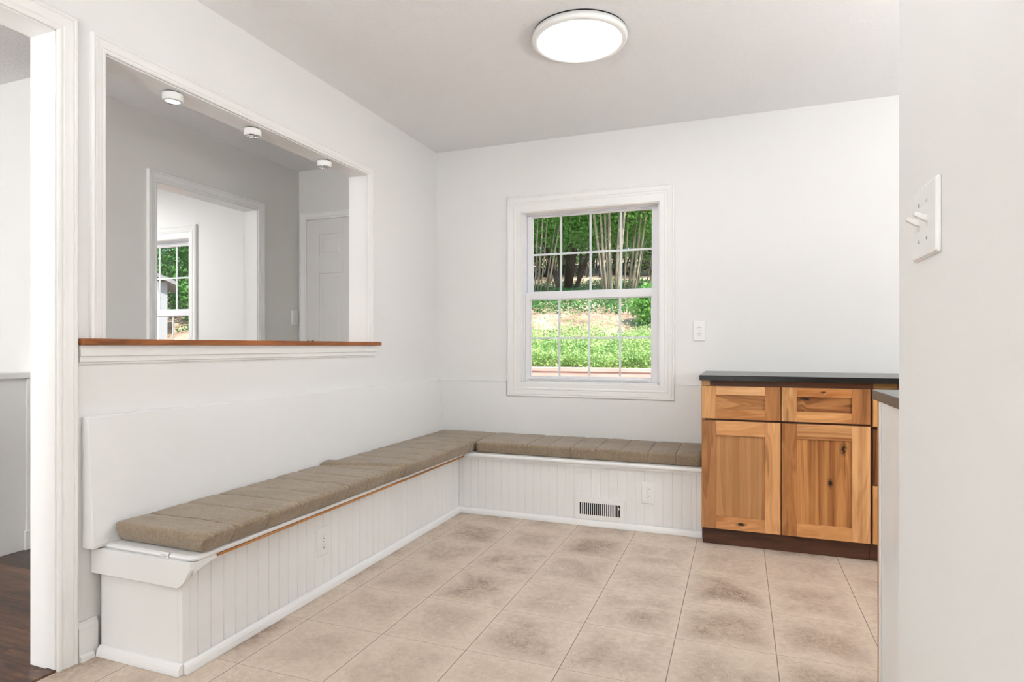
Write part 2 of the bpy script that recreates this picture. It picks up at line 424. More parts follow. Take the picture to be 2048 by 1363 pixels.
# ------------------------------------------------------------------ windows
def double_hung(name, x0, x1, z0, z1, yf, label, cat, xg0, xg1, zm0, zm1, zb, zt):
    """x0..z1 wall opening, yf interior wall face, glass x range, meeting rail, glass bottom and top"""
    w = thing(name, label, cat, ((x0+x1)/2, yf, z0), kind='structure')
    f = lambda a, b, d: (a, yf-d, b)
    m = MB()
    casing(m, [(x0-.04,z0-.03,-1,-1),(x0-.04,z1+.05,-1,1),(x1+.03,z1+.05,1,1),(x1+.03,z0-.03,1,-1)], f, True)
    m.build('window_casing', M['trim'], w, .0008)
    # jamb liner: flat stop between casing and frame, reveals
    m = MB()
    m.box(x0-.045, x0+.001, yf-.008, yf-.0005, z0-.035, z1+.055); m.box(x1-.001, x1+.035, yf-.008, yf-.0005, z0-.035, z1+.055)
    m.box(x0, x1, yf-.008, yf-.0005, z1-.001, z1+.055); m.box(x0, x1, yf-.008, yf-.0005, z0-.035, z0+.001)
    m.box(x0-.001, x0+.006, yf, yf+.16, z0, z1); m.box(x1-.006, x1+.001, yf, yf+.16, z0, z1)
    m.box(x0, x1, yf, yf+.16, z1-.006, z1+.001); m.box(x0, x1, yf, yf+.19, z0-.001, z0+.008)
    m.build('window_jamb', M['trim'], w, .001)
    yu, yl = yf+.075, yf+.035
    # outer vinyl frame: tracks left and right, head and sill
    m = MB()
    m.box(x0+.006, x0+.016, yf+.03, yf+.13, z0+.008, z1-.006); m.box(x1-.016, x1-.006, yf+.03, yf+.13, z0+.008, z1-.006)
    m.box(x0+.006, x1-.006, yf+.07, yf+.13, z1-.014, z1-.006); m.box(x0+.006, x1-.006, yf+.03, yf+.15, z0+.008, z0+.016)
    m.build('window_frame', M['vinyl'], w, .001)
    def sash(nm, y, za, zb_, ga, gb):
        s = MB()
        for a in ((x0+.017, xg0, za, zb_), (xg1, x1-.017, za, zb_), (xg0, xg1, za, ga), (xg0, xg1, gb, zb_)):
            s.box(a[0], a[1], y, y+.032, a[2], a[3])
        # glazing bead
        for a in ((xg0, xg0+.006, ga, gb), (xg1-.006, xg1, ga, gb), (xg0, xg1, ga, ga+.006), (xg0, xg1, gb-.006, gb)):
            s.box(a[0], a[1], y+.008, y+.024, a[2], a[3])
        o = s.build(nm, M['vinyl'], w, .0015)
        g = MB()
        for k in (1, 2, 3):
            gx = xg0+(xg1-xg0)*k/4; g.box(gx-.007, gx+.007, y+.014, y+.020, ga+.004, gb-.004)
        gz = (ga+gb)/2; g.box(xg0+.004, xg1-.004, y+.0145, y+.0195, gz-.007, gz+.007)
        g.build('muntin_grid', M['vinyl'], o)
        B(xg0+.002, xg1-.002, y+.0105, y+.0125, ga+.002, gb-.002).build('glass_pane', M['glass'], o)
        return o
    sash('upper_sash', yu, zm0+.004, z1-.015, zm1, zt)
    lo = sash('lower_sash', yl, z0+.017, zm1-.003, zb, zm0)
    m = MB().prism([(0, 0), (-.012, .003), (-.014, .009), (0, .012)], lambda u, v, a: (a, yl+u, z0+.024+v), xg0-.005, xg1-.02)
    m.build('lift_rail', M['vinyl'], lo)
    return w
double_hung('window_1', WX0, WX1, WZ0, WZ1, D, 'white double hung window with small panes on the back wall above the bench', 'window',
            -1.385, -.541, 1.397, 1.45, .855, 1.985)
double_hung('window_2', W2X0, W2X1, W2Z0, W2Z1, 4.03, 'white double hung window seen through the far hall doorway', 'window',
            -5.47, -4.62, 1.345, 1.40, .855, 1.985)

# ------------------------------------------------------------------ hall end door
DX0, DX1, DZT = -3.302, -2.53, 2.092
d = thing('door_1', 'white panelled door at the end of the hall with a dark knob', 'door', ((DX0+DX1)/2, YE, 0), kind='structure')
m = MB(); pd = lambda a, b, dd: (a, YE-dd, b)
casing(m, [(DX0-.006,0,-1,0),(DX0-.006,DZT+.004,-1,1),(DX1+.006,DZT+.004,1,1),(DX1+.006,0,1,0)], pd)
m.build('door_casing', M['trim'], d, .0008)
sl = MB().box(DX0, DX1, YE-.006, YE-.001, .006, DZT-.003)
xs = [(DX0+.122, DX0+.352), (DX1-.352, DX1-.122)]
zs = [(1.785, 1.97), (.98, 1.655), (.24, .83)]
# stiles and rails raised over the base sheet, panels with raised fields
xe = [DX0, xs[0][0], xs[0][1], xs[1][0], xs[1][1], DX1]
for a in (0, 2, 4): sl.box(xe[a], xe[a+1], YE-.014, YE-.005, .006, DZT-.003)
ze = [.006, zs[2][0], zs[2][1], zs[1][0], zs[1][1], zs[0][0], zs[0][1], DZT-.003]
for a in (0, 2, 4, 6):
    for x0, x1 in xs: sl.box(x0, x1, YE-.014, YE-.005, ze[a], ze[a+1])
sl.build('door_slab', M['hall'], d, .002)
for z0, z1 in zs:
    for x0, x1 in xs:
        q = MB(); rings = []
        for i, y in ((.014, .0055), (.03, .0075), (.045, .013), (.05, .013)):
            rings.append([(x0+i, YE-y, z0+i), (x1-i, YE-y, z0+i), (x1-i, YE-y, z1-i), (x0+i, YE-y, z1-i)])
        q.loft(rings); q.build('door_panel', M['hall'], d)
MB().lathe([(.030, 0), (.030, .006), (.012, .010), (.011, .035), (.024, .042), (.029, .055), (.026, .068), (.012, .074), (.001, .075)], -3.24, YE-.0145, 1.085, 'y', 24).build('door_knob', M['bronze'], d)

# ------------------------------------------------------------------ built-in corner bench
bench = thing('corner_bench', 'white built-in L-shaped corner bench with grooved panel fronts and sloped back', 'bench', (-1.9, 2.7, 0))
P = lambda mb, nm, mat=None, bv=0: mb.build(nm, mat or M['bench'], bench, bv)
BX, BY = -1.703, 3.554          # front faces
# seat boards
r = .011
def nose(u0, z0, z1, sgn):  # rounded front edge profile
    zc = (z0+z1)/2; rr = (z1-z0)/2
    return [(u0+sgn*rr*math.cos(a), zc+rr*math.sin(a)) for a in [k*PI/6 for k in range(-3, 4)]]
m = MB()
# left seat: outline in plan, rounded outer corner
def roundbox(x0, x1, y0, y1, z0, z1, rc):
    pts = [(x0, y1), (x0, y0)] + [(x1-rc+rc*math.sin(k*PI/12), y0+rc-rc*math.cos(k*PI/12)) for k in range(0, 7)] + [(x1, y1)]
    h = (z1-z0)
    rings = []
    for dz, ins in ((0, .008), (.003, .002), (.010, 0), (h-.009, 0), (h-.003, .003), (h, .010)):
        ring = []
        for i, (x, y) in enumerate(pts):
            yy = y + (ins if i not in (0, len(pts)-1) else 0); xx = x - (ins if i >= 3 else 0)
            ring.append((xx, yy, z0+dz))
        rings.append(ring)
    return MB().loft(rings)
P(roundbox(-2.090, -1.648, 1.466, 3.988, .3695, .3885, .03), 'seat_board', None)
m = MB(); pr = [(3.985, .366), (3.528, .366)] + [(3.528-.007*math.sin(k*PI/6), .377-.011*math.cos(k*PI/6)) for k in range(1, 6)] + [(3.528, .388), (3.985, .388)]
m.prism(pr, lambda u, v, a: (a, u, v), -1.6475, -.1975); P(m, 'seat_board', None)
# raw wood line under the left seat edge
P(B(-1.672, -1.6505, 1.568, 3.519, .3605, .3692), 'edge_strip', M['raw'])
P(B(-1.69, -.1975, 3.536, BY, .352, .3655), 'edge_strip', M['bench'])
# beadboard fronts with real grooves
def bead(a0, a1, step, g=.003, dep=.0032):
    pts = []; k = a0+step*.6
    pts.append((a0, 0))
    while k < a1-.01:
        pts += [(k-g, 0), (k-g*.3, dep), (k+g*.3, dep), (k+g, 0)]; k += step
    pts.append((a1, 0)); return pts
def beadpanel(pts, fn, z0, z1, thick=.012):
    m = MB(); poly = pts + [(pts[-1][0], thick), (pts[0][0], thick)]
    return m.prism(poly, fn, z0, z1)
P(beadpanel(bead(1.5005, 3.553, .0545), lambda u, v, a: (BX-v, u, a), .001, .3655), 'front_panel')
P(beadpanel(bead(BX+.001, -.23, .0525, .0026, .0024), lambda u, v, a: (u, BY+v, a), .001, .3655), 'front_panel')
# end board facing the doorway, corner posts
P(B(-2.080, -1.722, 1.471, 1.486, .001, .33), 'end_panel', None, .001)
P(B(-1.7215, BX+.002, 1.4708, 1.500, .001, .3655), 'corner_post', None, .0015)
P(B(-.229, -.1965, BY-.004, BY+.02, .001, .3655), 'corner_post', None, .0015)
# bracket apron across the end: ogee at its outer corner
og = [(-2.098, .288), (-1.702, .288), (-1.690, .294), (-1.676, .304), (-1.664, .318), (-1.656, .334), (-1.648, .345), (-1.642, .352), (-1.642, .3745), (-2.098, .3745)]
P(MB().prism(og, lambda u, v, a: (u, a, v), 1.449, 1.4655), 'end_apron', None, .0015)
# small curved bracket returning along the front
br = [(1.4715, .369), (1.4715, .326), (1.478, .331), (1.487, .336), (1.505, .343), (1.53, .350), (1.567, .356), (1.567, .369)]
P(MB().prism(br, lambda u, v, a: (a, u, v), BX+.003, -1.655), 'corner_bracket', None, .001)
# quarter round mouldings
qr = [(0, .001), (.020, .001), (.0195, .010), (.017, .021), (.012, .029), (.005, .034), (0, .035)]
m = MB().prism(qr, lambda u, v, a: (BX+u+.0025, a, v), 1.472, BY-.0005); P(m, 'base_moulding')
m = MB().prism(qr, lambda u, v, a: (a, BY-u-.0045, v), BX+.0025, -.1965); P(m, 'base_moulding')
m = MB().prism(qr, lambda u, v, a: (a, 1.4705-u, v), -2.078, BX+.006); P(m, 'base_moulding')
# sloped back on the left wall, flat back panel on the window wall
bk = [(XL+.001, .380), (XL+.055, .380), (XL+.060, .392), (XL+.032, .800), (XL+.030, .826), (XL+.016, .828), (XL+.001, .828)]
m = MB(); rings = []
for y, ins in ((1.420, .0), (3.9985, 0)):
    rings.append([(u, y, v) for u, v in bk])
m.loft(rings); P(m, 'backrest', None, .003)
P(MB().prism([(XL+.002, .389), (-.199, .389), (-.199, .819), (-.388, .819), (-.388, .717), (-1.548, .717), (-1.548, .819), (XL+.002, .819)], lambda u, v, a: (u, a, v), D-.011, D-.001), 'back_panel')
for xa, xb in ((XL+.034, -1.548), (-.388, -.199)):
    P(B(xa, xb, D-.014, D-.001, .8195, .827), 'cap_rail')

# ------------------------------------------------------------------ cushions
def cushion(fn, length, depth, h, seams, fold=None, droop=0, seed=0, nu=420, lean=lambda s: .018):
    """fn(s, t, z): s along length, t across (0 back .. depth front)"""
    prof = []                                   # closed cross-section, superellipse corners
    rc = .016; nper = 7
    def arc(cx, cz, a0, a1, r): return [(cx+r*math.cos(a0+(a1-a0)*k/nper), cz+r*math.sin(a0+(a1-a0)*k/nper)) for k in range(nper+1)]
    rb = .008
    prof += arc(depth-rc, h-rc, 0, PI/2, rc)
    prof += [(depth-rc-(depth-2*rc)*k/16, h) for k in range(1, 16)]
    prof += arc(rc, h-rc, PI/2, PI, rc)
    prof += arc(rb, rb, PI, 1.5*PI, rb)
    prof += [(depth*.3, 0), (depth*.7, 0)]
    prof += arc(depth-rb, rb, 1.5*PI, 2*PI, rb)
    m = MB(); rings = []
    ss = [length*k/nu for k in range(nu+1)]
    cap = .02; extra2 = []
    extra = [0, .0006, .002, .005, .010, .015]
    for q in seams + ([fold, fold+.03, fold+.06, fold+.09] if fold else []):
        for dq in (.0008, .002, .0035, .005, .008, .012): extra2 += [q-dq, q+dq]
        extra2.append(q)
    ss += [x for x in extra2 if cap < x < length-cap]
    ss = sorted(set([round(x, 5) for x in ss if cap < x < length-cap] + extra + [cap, length-cap] + [length-x for x in extra]))
    for s in ss:
        e = min(s, length-s); k = 1.0
        if e < cap: k = math.sqrt(max(0, 1-((cap-e)/cap)**2))
        ins = (1-k)*.018
        pin = 0; puff = 0
        for q in seams:
            dq = abs(s-q)
            pin = max(pin, math.exp(-(dq/.0020)**2)*.0085, math.exp(-(dq/.012)**2)*.0016)
        near = min([abs(s-q) for q in seams]+[s, length-s]); puff = min(1, near/.05)*.0010
        ring = []
        for (t, z) in prof:
            w = mnoise.noise(Vector((s*7+seed, t*9, z*8)))*.0018 + mnoise.noise(Vector((s*38+seed, t*16, z*20)))*.0013
            tc, zc = depth/2, h*.45
            tt, zz = t, z
            if t > depth*.5: tt -= lean(s)*(1-z/h)**1.6*(t/depth)
            if t > depth-.03: tt += (puff - pin*.8 + w) ; 
            elif t < .03: tt -= (puff*.3 - pin*.3 + w*.5)
            if z > h*.55:
                zz += puff - pin + w
                edge = min(t, depth-t); zz += .003*min(1, edge/.12)
                zz -= droop*(t/depth)
            # bunched wrinkles along the front edge
            if t > depth*.72 and z > .012:
                zz += .0028*mnoise.noise(Vector((s*85+seed, t*14, 3)))
                tt += .0034*mnoise.noise(Vector((s*80+seed, z*25, 7)))
            if fold:
                fs = fold + .05*(t/depth)**2 - .02 + .07*(t/depth)
                dd = s-fs
                if z > h*.3:
                    zz += .013*math.exp(-((dd-.05)/.05)**2)*(1-t/depth*.6) - .012*math.exp(-(dd/.009)**2) - .006*math.exp(-((dd+.016)/.006)**2)
                if t > depth-.03: tt -= .008*math.exp(-(dd/.008)**2)+.005*math.exp(-((dd-.022)/.006)**2)+.005*math.exp(-((dd+.02)/.005)**2)
            tt = tc+(tt-tc)*(1-ins/tc); zz = zc+(zz-zc)*(1-ins*1.2/zc)
            ring.append(fn(s, tt, max(zz, 0)))
        rings.append(ring)
    return m.loft(rings, smooth=True)
CB = .3895
sl = [y-1.478 for y in (1.614,1.775,1.932,2.079,2.249,2.40,2.557,2.733,2.872,3.024,3.189,3.356,3.51,3.66,3.81)]
x0b = -2.040
t = thing('bench_cushion', 'long taupe channel-quilted cushion on the left bench with a crease across its middle', 'cushion', (-1.83, 2.7, CB))
def fL(s, tt, z):
    sk = max(0, 1-s/.35)                        # the near end is pushed back a little towards the wall
    return (x0b+tt*(.443-.016*max(0, 1-s/2.1))/.435, 1.478+s+.026*(1-z/.068)*max(0, 1-s/.10), CB+z)
def fL2(s, tt, z):
    x, y, z2 = fL(s, tt, z)
    return (x, y-.004*(tt/.435)*max(0, 1-s/.12), z2)
cushion(fL2, 2.505, .435, .068, sl, fold=2.60-1.475, seed=3, lean=lambda s: .018+.022*max(0, 1-s/2.1)).build('quilted_cover', M['fabric'], t)
m = MB()                                         # sewn-in care tag hanging over the seat edge
prof_ = [(1.4745, .3912), (1.4685, .3908), (1.4640, .386), (1.4632, .367)]
ring0 = [(y, z) for y, z in prof_] + [(y+.0006, z-.0006) for y, z in prof_[::-1]]
m.prism(ring0, lambda u, v, a: (a, u, v), -1.789, -1.7545)
tagp = m.build('care_tag', M['plastic'], t)
m = MB()
for u0, u1, zz in ((.10, .17, .3845), (.28, .75, .3842), (.06, .14, .3795), (.24, .5, .3793), (.6, .9, .3795), (.08, .13, .3740), (.3, .8, .3742), (.3, .62, .3705)):
    yy = 1.4632+.0008*(zz-.367)/.019
    m.box(-1.789+.0345*u0, -1.789+.0345*u1, yy-.0004, yy-.0001, zz-.0006, zz+.0006)
m.build('printed_lines', M['ink'], tagp)
sr = [x+1.598 for x in (-1.25,-1.12,-.97,-.82,-.67,-.51,-.355)]
t = thing('bench_cushion', 'taupe quilted cushion on the bench under the window, ending at the wooden cabinet', 'cushion', (-.9, 3.76, CB))
def fR(s, tt, z):
    dx = .025*(1-tt/.46)*max(0, 1-s/.3)
    return (-1.590-dx+s*(1.388+dx)/1.382, 3.992-tt*.96, CB+z)
cushion(fR, 1.382, .46, .068, sr, seed=11, nu=300).build('quilted_cover', M['fabric'], t)

# ------------------------------------------------------------------ kitchen cabinets
TAN, LT = srgb(172, 118, 68), srgb(219, 172, 120)
MID, ORG = srgb(138, 86, 44), srgb(186, 130, 80)
DRK = srgb(92, 52, 26)
WD = {
 'carc': wood('carcass_wood', srgb(70, 42, 24), srgb(112, 70, 42), 'x'),
 'side': wood('side_wood', TAN, LT, 'z'),
 'toe': wood('toe_kick_wood', srgb(52, 30, 20), srgb(92, 58, 40), 'x'),
}
def panel_front(kind, x0, x1, z0, z1, yf, mats, ls, rs, tr, br, parent, label=None, inset=.010):
    """shaker front: stiles, rails and a recessed panel, each a sub-part in its own board"""
    f = B(x0+ls, x1-rs, yf+inset, yf+inset+.006, z0+br, z1-tr).build(kind, mats[4], parent)
    if label: f['label'] = label
    B(x0, x0+ls, yf, yf+.019, z0, z1).build('stile', mats[0], f, .0012)
    B(x1-rs, x1, yf, yf+.019, z0, z1).build('stile', mats[1], f, .0012)
    B(x0+ls, x1-rs, yf, yf+.019, z1-tr, z1).build('rail', mats[2], f, .0012)
    B(x0+ls, x1-rs, yf, yf+.019, z0, z0+br).build('rail', mats[3], f, .0012)
    return f
YF = 3.42
cab = thing('base_cabinet', 'hickory wood base cabinet with two drawers over two knotty doors beside the bench', 'cabinet', (.205, 3.7, 0))
cm = MB().box(-.194, -.178, YF+.021, 3.996, .088, .884)
cm.build('side_panel', WD['side'], cab)
B(-.178, .606, YF+.022, 3.996, .09, .884).build('carcass', WD['carc'], cab)
B(-.192, -.150, YF+.019, YF+.0215, .858, .884).build('face_stile', WD['side'], cab)
B(-.188, .606, YF+.04, YF+.055, .0005, .088).build('toe_kick', WD['toe'], cab)
w = wood
panel_front('drawer', -.190, .1975, .682, .856, YF, [
    w('wood_a', srgb(184, 130, 78), srgb(222, 172, 116), 'z', contrast=1.3), w('wood_b', srgb(140, 90, 48), srgb(182, 126, 74), 'z'),
    w('wood_c', srgb(196, 140, 88), srgb(232, 184, 132), 'x'), w('wood_d', srgb(160, 104, 54), srgb(206, 148, 92), 'x', contrast=1.2),
    w('wood_e', srgb(148, 96, 50), srgb(206, 152, 98), 'x', contrast=1.3)], .071, .075, .046, .052, cab, 'drawer with pale plain boards')
panel_front('drawer', .2025, .603, .682, .856, YF, [
    w('wood_f', srgb(186, 134, 84), srgb(226, 178, 124), 'z', contrast=1.5), w('wood_g', srgb(104, 62, 30), srgb(180, 122, 72), 'z', contrast=1.2, straight=.6, stripes=1.6),
    w('wood_h', srgb(160, 98, 48), srgb(208, 146, 88), 'x', contrast=1.2, knots=((.395, .836, .005),)), w('wood_i', srgb(170, 112, 62), srgb(222, 166, 108), 'x', contrast=1.2),
    w('wood_j', srgb(120, 72, 34), srgb(196, 136, 82), 'x', contrast=1.4, knots=((.310, .800, .011),))], .071, .080, .046, .052, cab, 'drawer with a knot in its panel')
panel_front('door', -.190, .1975, .094, .671, YF, [
    w('wood_k', srgb(140, 92, 52), srgb(184, 130, 82), 'z', contrast=1.4), w('wood_l', srgb(188, 132, 80), srgb(224, 172, 118), 'z', contrast=1.2),
    w('wood_m', srgb(188, 130, 78), srgb(224, 170, 116), 'x'), w('wood_n', srgb(160, 104, 58), srgb(212, 154, 100), 'x', contrast=1.3, knots=((.005, .128, .009),)),
    w('wood_o', srgb(150, 102, 60), srgb(198, 148, 98), 'z', contrast=.8, straight=.45, stripes=.8)], .071, .075, .076, .068, cab, 'pale door')
panel_front('door', .2025, .603, .094, .671, YF, [
    w('wood_p', srgb(132, 82, 42), srgb(184, 126, 74), 'z', contrast=1.2), w('wood_q', srgb(176, 122, 74), srgb(230, 180, 126), 'z', contrast=.9, straight=.5, stripes=1.6),
    w('wood_r', srgb(146, 92, 50), srgb(226, 172, 116), 'x', contrast=.9, straight=.5, stripes=2.2), w('wood_s', srgb(176, 118, 66), srgb(214, 158, 102), 'x'),
    w('wood_t', srgb(132, 78, 38), srgb(214, 154, 92), 'z', contrast=.8, straight=.35, stripes=1.6, knots=((.487, .553, .014), (.428, .376, .011)))], .071, .080, .076, .068, cab, 'door with two dark knots')
cab2 = thing('drawer_cabinet', 'three-drawer wooden base cabinet mostly hidden behind the grey-topped peninsula', 'cabinet', (.85, 3.7, 0))
B(.6075, 1.10, YF+.022, 3.996, .09, .884).build('carcass', WD['carc'], cab2)
B(.62, .72, YF+.019, YF+.0215, .860, .884).build('face_stile', wood('wood_u', srgb(132, 92, 48), srgb(172, 126, 72), 'x'), cab2)
B(.6075, 1.10, YF+.04, YF+.055, .0005, .088).build('toe_kick', WD['toe'], cab2)
for z0, z1, a in ((.672, .856, w('wood_v', srgb(176, 122, 68), srgb(222, 170, 108), 'z')), (.388, .656, w('wood_w', srgb(84, 46, 22), srgb(150, 94, 50), 'z', contrast=1.6)), (.094, .380, w('wood_x', srgb(178, 124, 70), srgb(220, 168, 110), 'z'))):
    panel_front('drawer', .615, 1.09, z0, z1, YF, [a, a, a, a, a], .07, .07, .05, .05, cab2)
t = thing('countertop', 'black stone countertop slab on the wooden cabinets along the back wall', 'countertop', (.4, 3.7, .885))
B(-.203, 1.12, 3.395, D-.0005, .8855, .914).build('stone_slab', M['counter'], t, .002)

# peninsula at the end of the near right wall
PX = .397
pen = thing('peninsula_cabinet', 'white-sided peninsula cabinet with a wood edge at the end of the near right wall', 'cabinet', (.7, 1.75, 0))
B(PX, PX+.012, 1.36, 2.105, .001, .902).build('side_panel', M['trim'], pen)
B(PX+.001, PX+.020, 2.1055, 2.150, .001, .902).build('face_stile', wood('wood_y', srgb(150, 104, 60), srgb(196, 148, 96), 'z'), pen)
B(PX-.004, PX-.0005, 2.085, 2.104, .001, .902).build('corner_bead', M['trim'], pen)
B(PX+.013, 1.02, 1.36, 2.10, .09, .902).build('carcass', WD['carc'], pen)
B(PX+.021, 1.02, 2.101, 2.12, .10, .902).build('door', WD['side'], pen)
t = thing('countertop', 'grey speckled stone countertop on the white-sided peninsula', 'countertop', (.7, 1.8, .905))
B(PX-.0045, 1.04, 1.352, 2.195, .9025, .933).build('stone_slab', M['counter_grey'], t, .002)

# ------------------------------------------------------------------ outlets, switch, vent
def rrect(w, h, r, n=4):
    pts = []
    for cx, cz, a in ((w/2-r, h/2-r, 0), (-w/2+r, h/2-r, PI/2), (-w/2+r, -h/2+r, PI), (w/2-r, -h/2+r, 1.5*PI)):
        pts += [(cx+r*math.cos(a+PI/2*k/n), cz+r*math.sin(a+PI/2*k/n)) for k in range(n+1)]
    return pts
def plate(mb, w, h, dep, r=.004):
    rings = []
    for ins, y in ((0, -.0004), (0, -dep*.45), (.0025, -dep*.85), (.005, -dep)):
        rings.append([(x, y, z) for x, z in rrect(w-2*ins, h-2*ins, r)])
    return mb.loft(rings)
def make_outlet(label):
    o = thing('wall_outlet', label, 'outlet', (0, 0, 0), 'duplex wall outlets')
    plate(MB(), .075, .124, .0062).build('cover_plate', M['plastic'], o)
    for s in (1, -1):
        m = MB(); zc = s*.0205
        pts = []
        for k in range(28):
            a = 2*PI*k/28; pts.append((.0172*math.cos(a), max(-.0135, min(.0135, .0172*math.sin(a)))))
        m.loft([[(x, -.0064, z+zc) for x, z in pts], [(x*.97, -.0082, z*.97+zc) for x, z in pts]])
        rc = m.build('receptacle', M['plastic'], o)
        m = MB().box(-.0075, -.0052, -.0086, -.0083, zc-.001, zc+.0075)
        m.box(.0052, .0075, -.0086, -.0083, zc-.000, zc+.0065)
        m.lathe([(.0026, .0083), (.0026, .0086)], 0, 0, zc-.0068, 'y', 10)
        m.build('slot', M['black'], rc)
    MB().lathe([(.003, .0062), (.0028, .0068), (.001, .007)], 0, 0, 0, 'y', 10).build('screw', M['steel'], o)
    return o
o1 = make_outlet('white duplex outlet on the back wall right of the window')
o1.location = (-.2405, D, 1.164)
dup(o1, (-.496, BY-.0002, .222), 0, 'white duplex outlet on the grooved bench front beside the floor vent')
dup(o1, (BX+.0002, 2.182, .220), PI/2, 'white duplex outlet on the long left bench front')
dup(o1, (XF, 3.993, 1.300), PI/2, 'pale outlet on the hall wall beside the panelled door')

sw = thing('light_switch', 'white double toggle switch plate on the near right wall', 'light switch', (XR, 1.153, 1.272))
def fs(p): return (XR+p[1], 1.153-p[0], 1.272+p[2])     # local plate frame turned to face -x
m = MB(); plate(m, .137, .117, .0075, .004); m.v = [fs(p) for p in m.v]
m.build('cover_plate', M['plastic'], sw)
for k, dy in enumerate((.0245, -.0215)):
    yy = 1.153+dy
    q = MB().box(XR-.0079, XR-.0073, yy-.0052, yy+.0052, 1.272-.0125, 1.272+.0125)
    q.build('toggle_slot', M['hall'], sw)
    tg = [(-.0076, .002), (-.0076, .0115), (-.023, .0175), (-.0255, .0165), (-.026, .0125), (-.024, .011), (-.012, .0035)]
    q = MB().prism(tg, lambda u, v, a: (XR+u, a, 1.272+v-.006), yy-.0045, yy+.0045)
    q.build('toggle', M['plastic'], sw, .0008)
    for dz in (.03, -.03):
        MB().lathe([(.003, -.0074), (.0028, -.0082), (.001, -.0084)], XR, yy, 1.272+dz, 'x', 10).build('screw', M['steel'], sw)

v = thing('floor_vent', 'white metal register with black vertical slots low on the bench front', 'vent', (-.777, BY, .09))
VX0, VX1, VZ0, VZ1 = -.922, -.632, .036, .162
sx0, sx1, sz0, sz1 = VX0+.0225, VX1-.0245, VZ0+.028, VZ1-.027
B(sx0-.002, sx1+.002, BY-.0035, BY-.0005, sz0-.002, sz1+.002).build('duct_opening', M['black'], v)
m = MB()
for a in ((VX0, sx0, VZ0, VZ1), (sx1, VX1, VZ0, VZ1), (sx0, sx1, VZ0, sz0), (sx0, sx1, sz1, VZ1)):
    m.box(a[0], a[1], BY-.0085, BY-.0005, a[2], a[3])
n = 20; pitch = (sx1-sx0)/n
for k in range(1, n): m.box(sx0+k*pitch-.0024, sx0+k*pitch+.0024, BY-.0085, BY-.004, sz0, sz1)
m.build('grille', M['plastic'], v, .0006)
MB().lathe([(.004, .0086), (.0035, .010), (.001, .0105)], -.777, BY, VZ1-.009, 'y', 10).build('screw', M['plastic'], v)
B(sx1-.012, sx1-.004, BY-.012, BY-.0086, .108, .122).build('damper_lever', M['plastic'], v, .001)

# ------------------------------------------------------------------ lamps
def flush_light(label, x, y, r=.218, mat='lamp', z=CH):
    L = thing('ceiling_light', label, 'ceiling light', (x, y, z))
    MB().lathe([(r*.985, -.0005), (r*.985, -.0075)], x, y, z, n=64, smooth=False).build('mounting_pan', M['black'], L)
    MB().lathe([(r*.88, -.008), (r, -.008), (r, -.028), (r*.985, -.034), (r*.96, -.036), (r*.885, -.036), (r*.875, -.033), (r*.875, -.03), (r*.88, -.008)], x, y, z, n=64).build('rim', M['plastic'], L)
    rings = []
    MB().lathe([(r*.873, -.0315), (r*.873, -.0335), (r*.86, -.0345), (r*.5, -.036), (.001, -.0365)], x, y, z, n=64).build('diffuser', M[mat], L)
    return L
flush_light('round white flush ceiling light, lit, over the tiled floor', -.69, 2.715)
flush_light('round flush light, unseen, added to brighten the far room', -5.6, 2.9, mat='fill_far')  # hidden fixture, put in so the far room gets brighter
flush_light('round flush light, unseen, added to brighten the stair side', -5.0, .4, mat='fill_stair')  # also out of view, put in to whiten the stair area
def fill_globe(label, x, y, mat, h=1.55, r=.17):  # invented globe on a pole, out of view, all-round fill light
    L = thing('fill_lamp', label, 'fill lamp', (x, y, 0))
    MB().lathe([(.13, .001), (.13, .014), (.12, .020), (.02, .026), (.012, .04)], x, y, 0, n=32).build('base', M['bronze'], L)
    MB().lathe([(.010, .03), (.010, h-r-.01), (.03, h-r-.005), (.035, h-r+.012)], x, y, 0, n=16).build('pole', M['bronze'], L)
    MB().lathe([(r*math.sin(a), h-r*math.cos(a)) for a in [.18+(PI-.19)*k/24 for k in range(25)]], x, y, 0, n=40).build('fill_globe_shade', M[mat], L)
fill_globe('globe lamp added out of view as fill for the tiled room', -.9, -1.8, 'globe', 1.35)
fill_globe('globe lamp added out of view as fill for the kitchen part', 1.9, 2.25, 'fill_globe_kitchen', 1.35)
def uplight(label, x, y, mat, h=1.2, r=.19):  # invented upward-facing bowl, out of view, lifts ceiling and bounce light
    L = thing('fill_lamp', label, 'fill lamp', (x, y, 0))
    MB().lathe([(.14, .001), (.14, .016), (.02, .028), (.012, .04)], x, y, 0, n=32).build('base', M['bronze'], L)
    MB().lathe([(.011, .03), (.011, h-.10), (.03, h-.095)], x, y, 0, n=16).build('pole', M['bronze'], L)
    MB().lathe([(.02, h-.095), (r*.6, h-.07), (r*.92, h-.03), (r, h), (r*.97, h), (r*.9, h-.025), (r*.55, h-.06), (.02, h-.08)], x, y, 0, n=40).build('bowl', M['bronze'], L)
    MB().lathe([(.02, h-.05), (r*.86, h-.028), (r*.86, h-.02), (.02, h-.015)], x, y, 0, n=40).build('fill_disc', M[mat], L)
uplight('torchiere added unseen to brighten the kitchen ceiling', 2.1, 1.3, 'fill_up_kitchen')
uplight('torchiere added unseen to brighten the ceiling of the tiled room', -1.1, -1.0, 'fill_up_room')
uplight('torchiere added unseen to brighten the hall ceiling', -2.95, -.9, 'fill_up_hall')
fill_globe('globe lamp added out of view as fill for the hall', -2.6, -2.6, 'fill_globe_hall')
fill_globe('globe lamp added out of view as fill for the stair side', -5.6, -.2, 'fill_globe_stair')

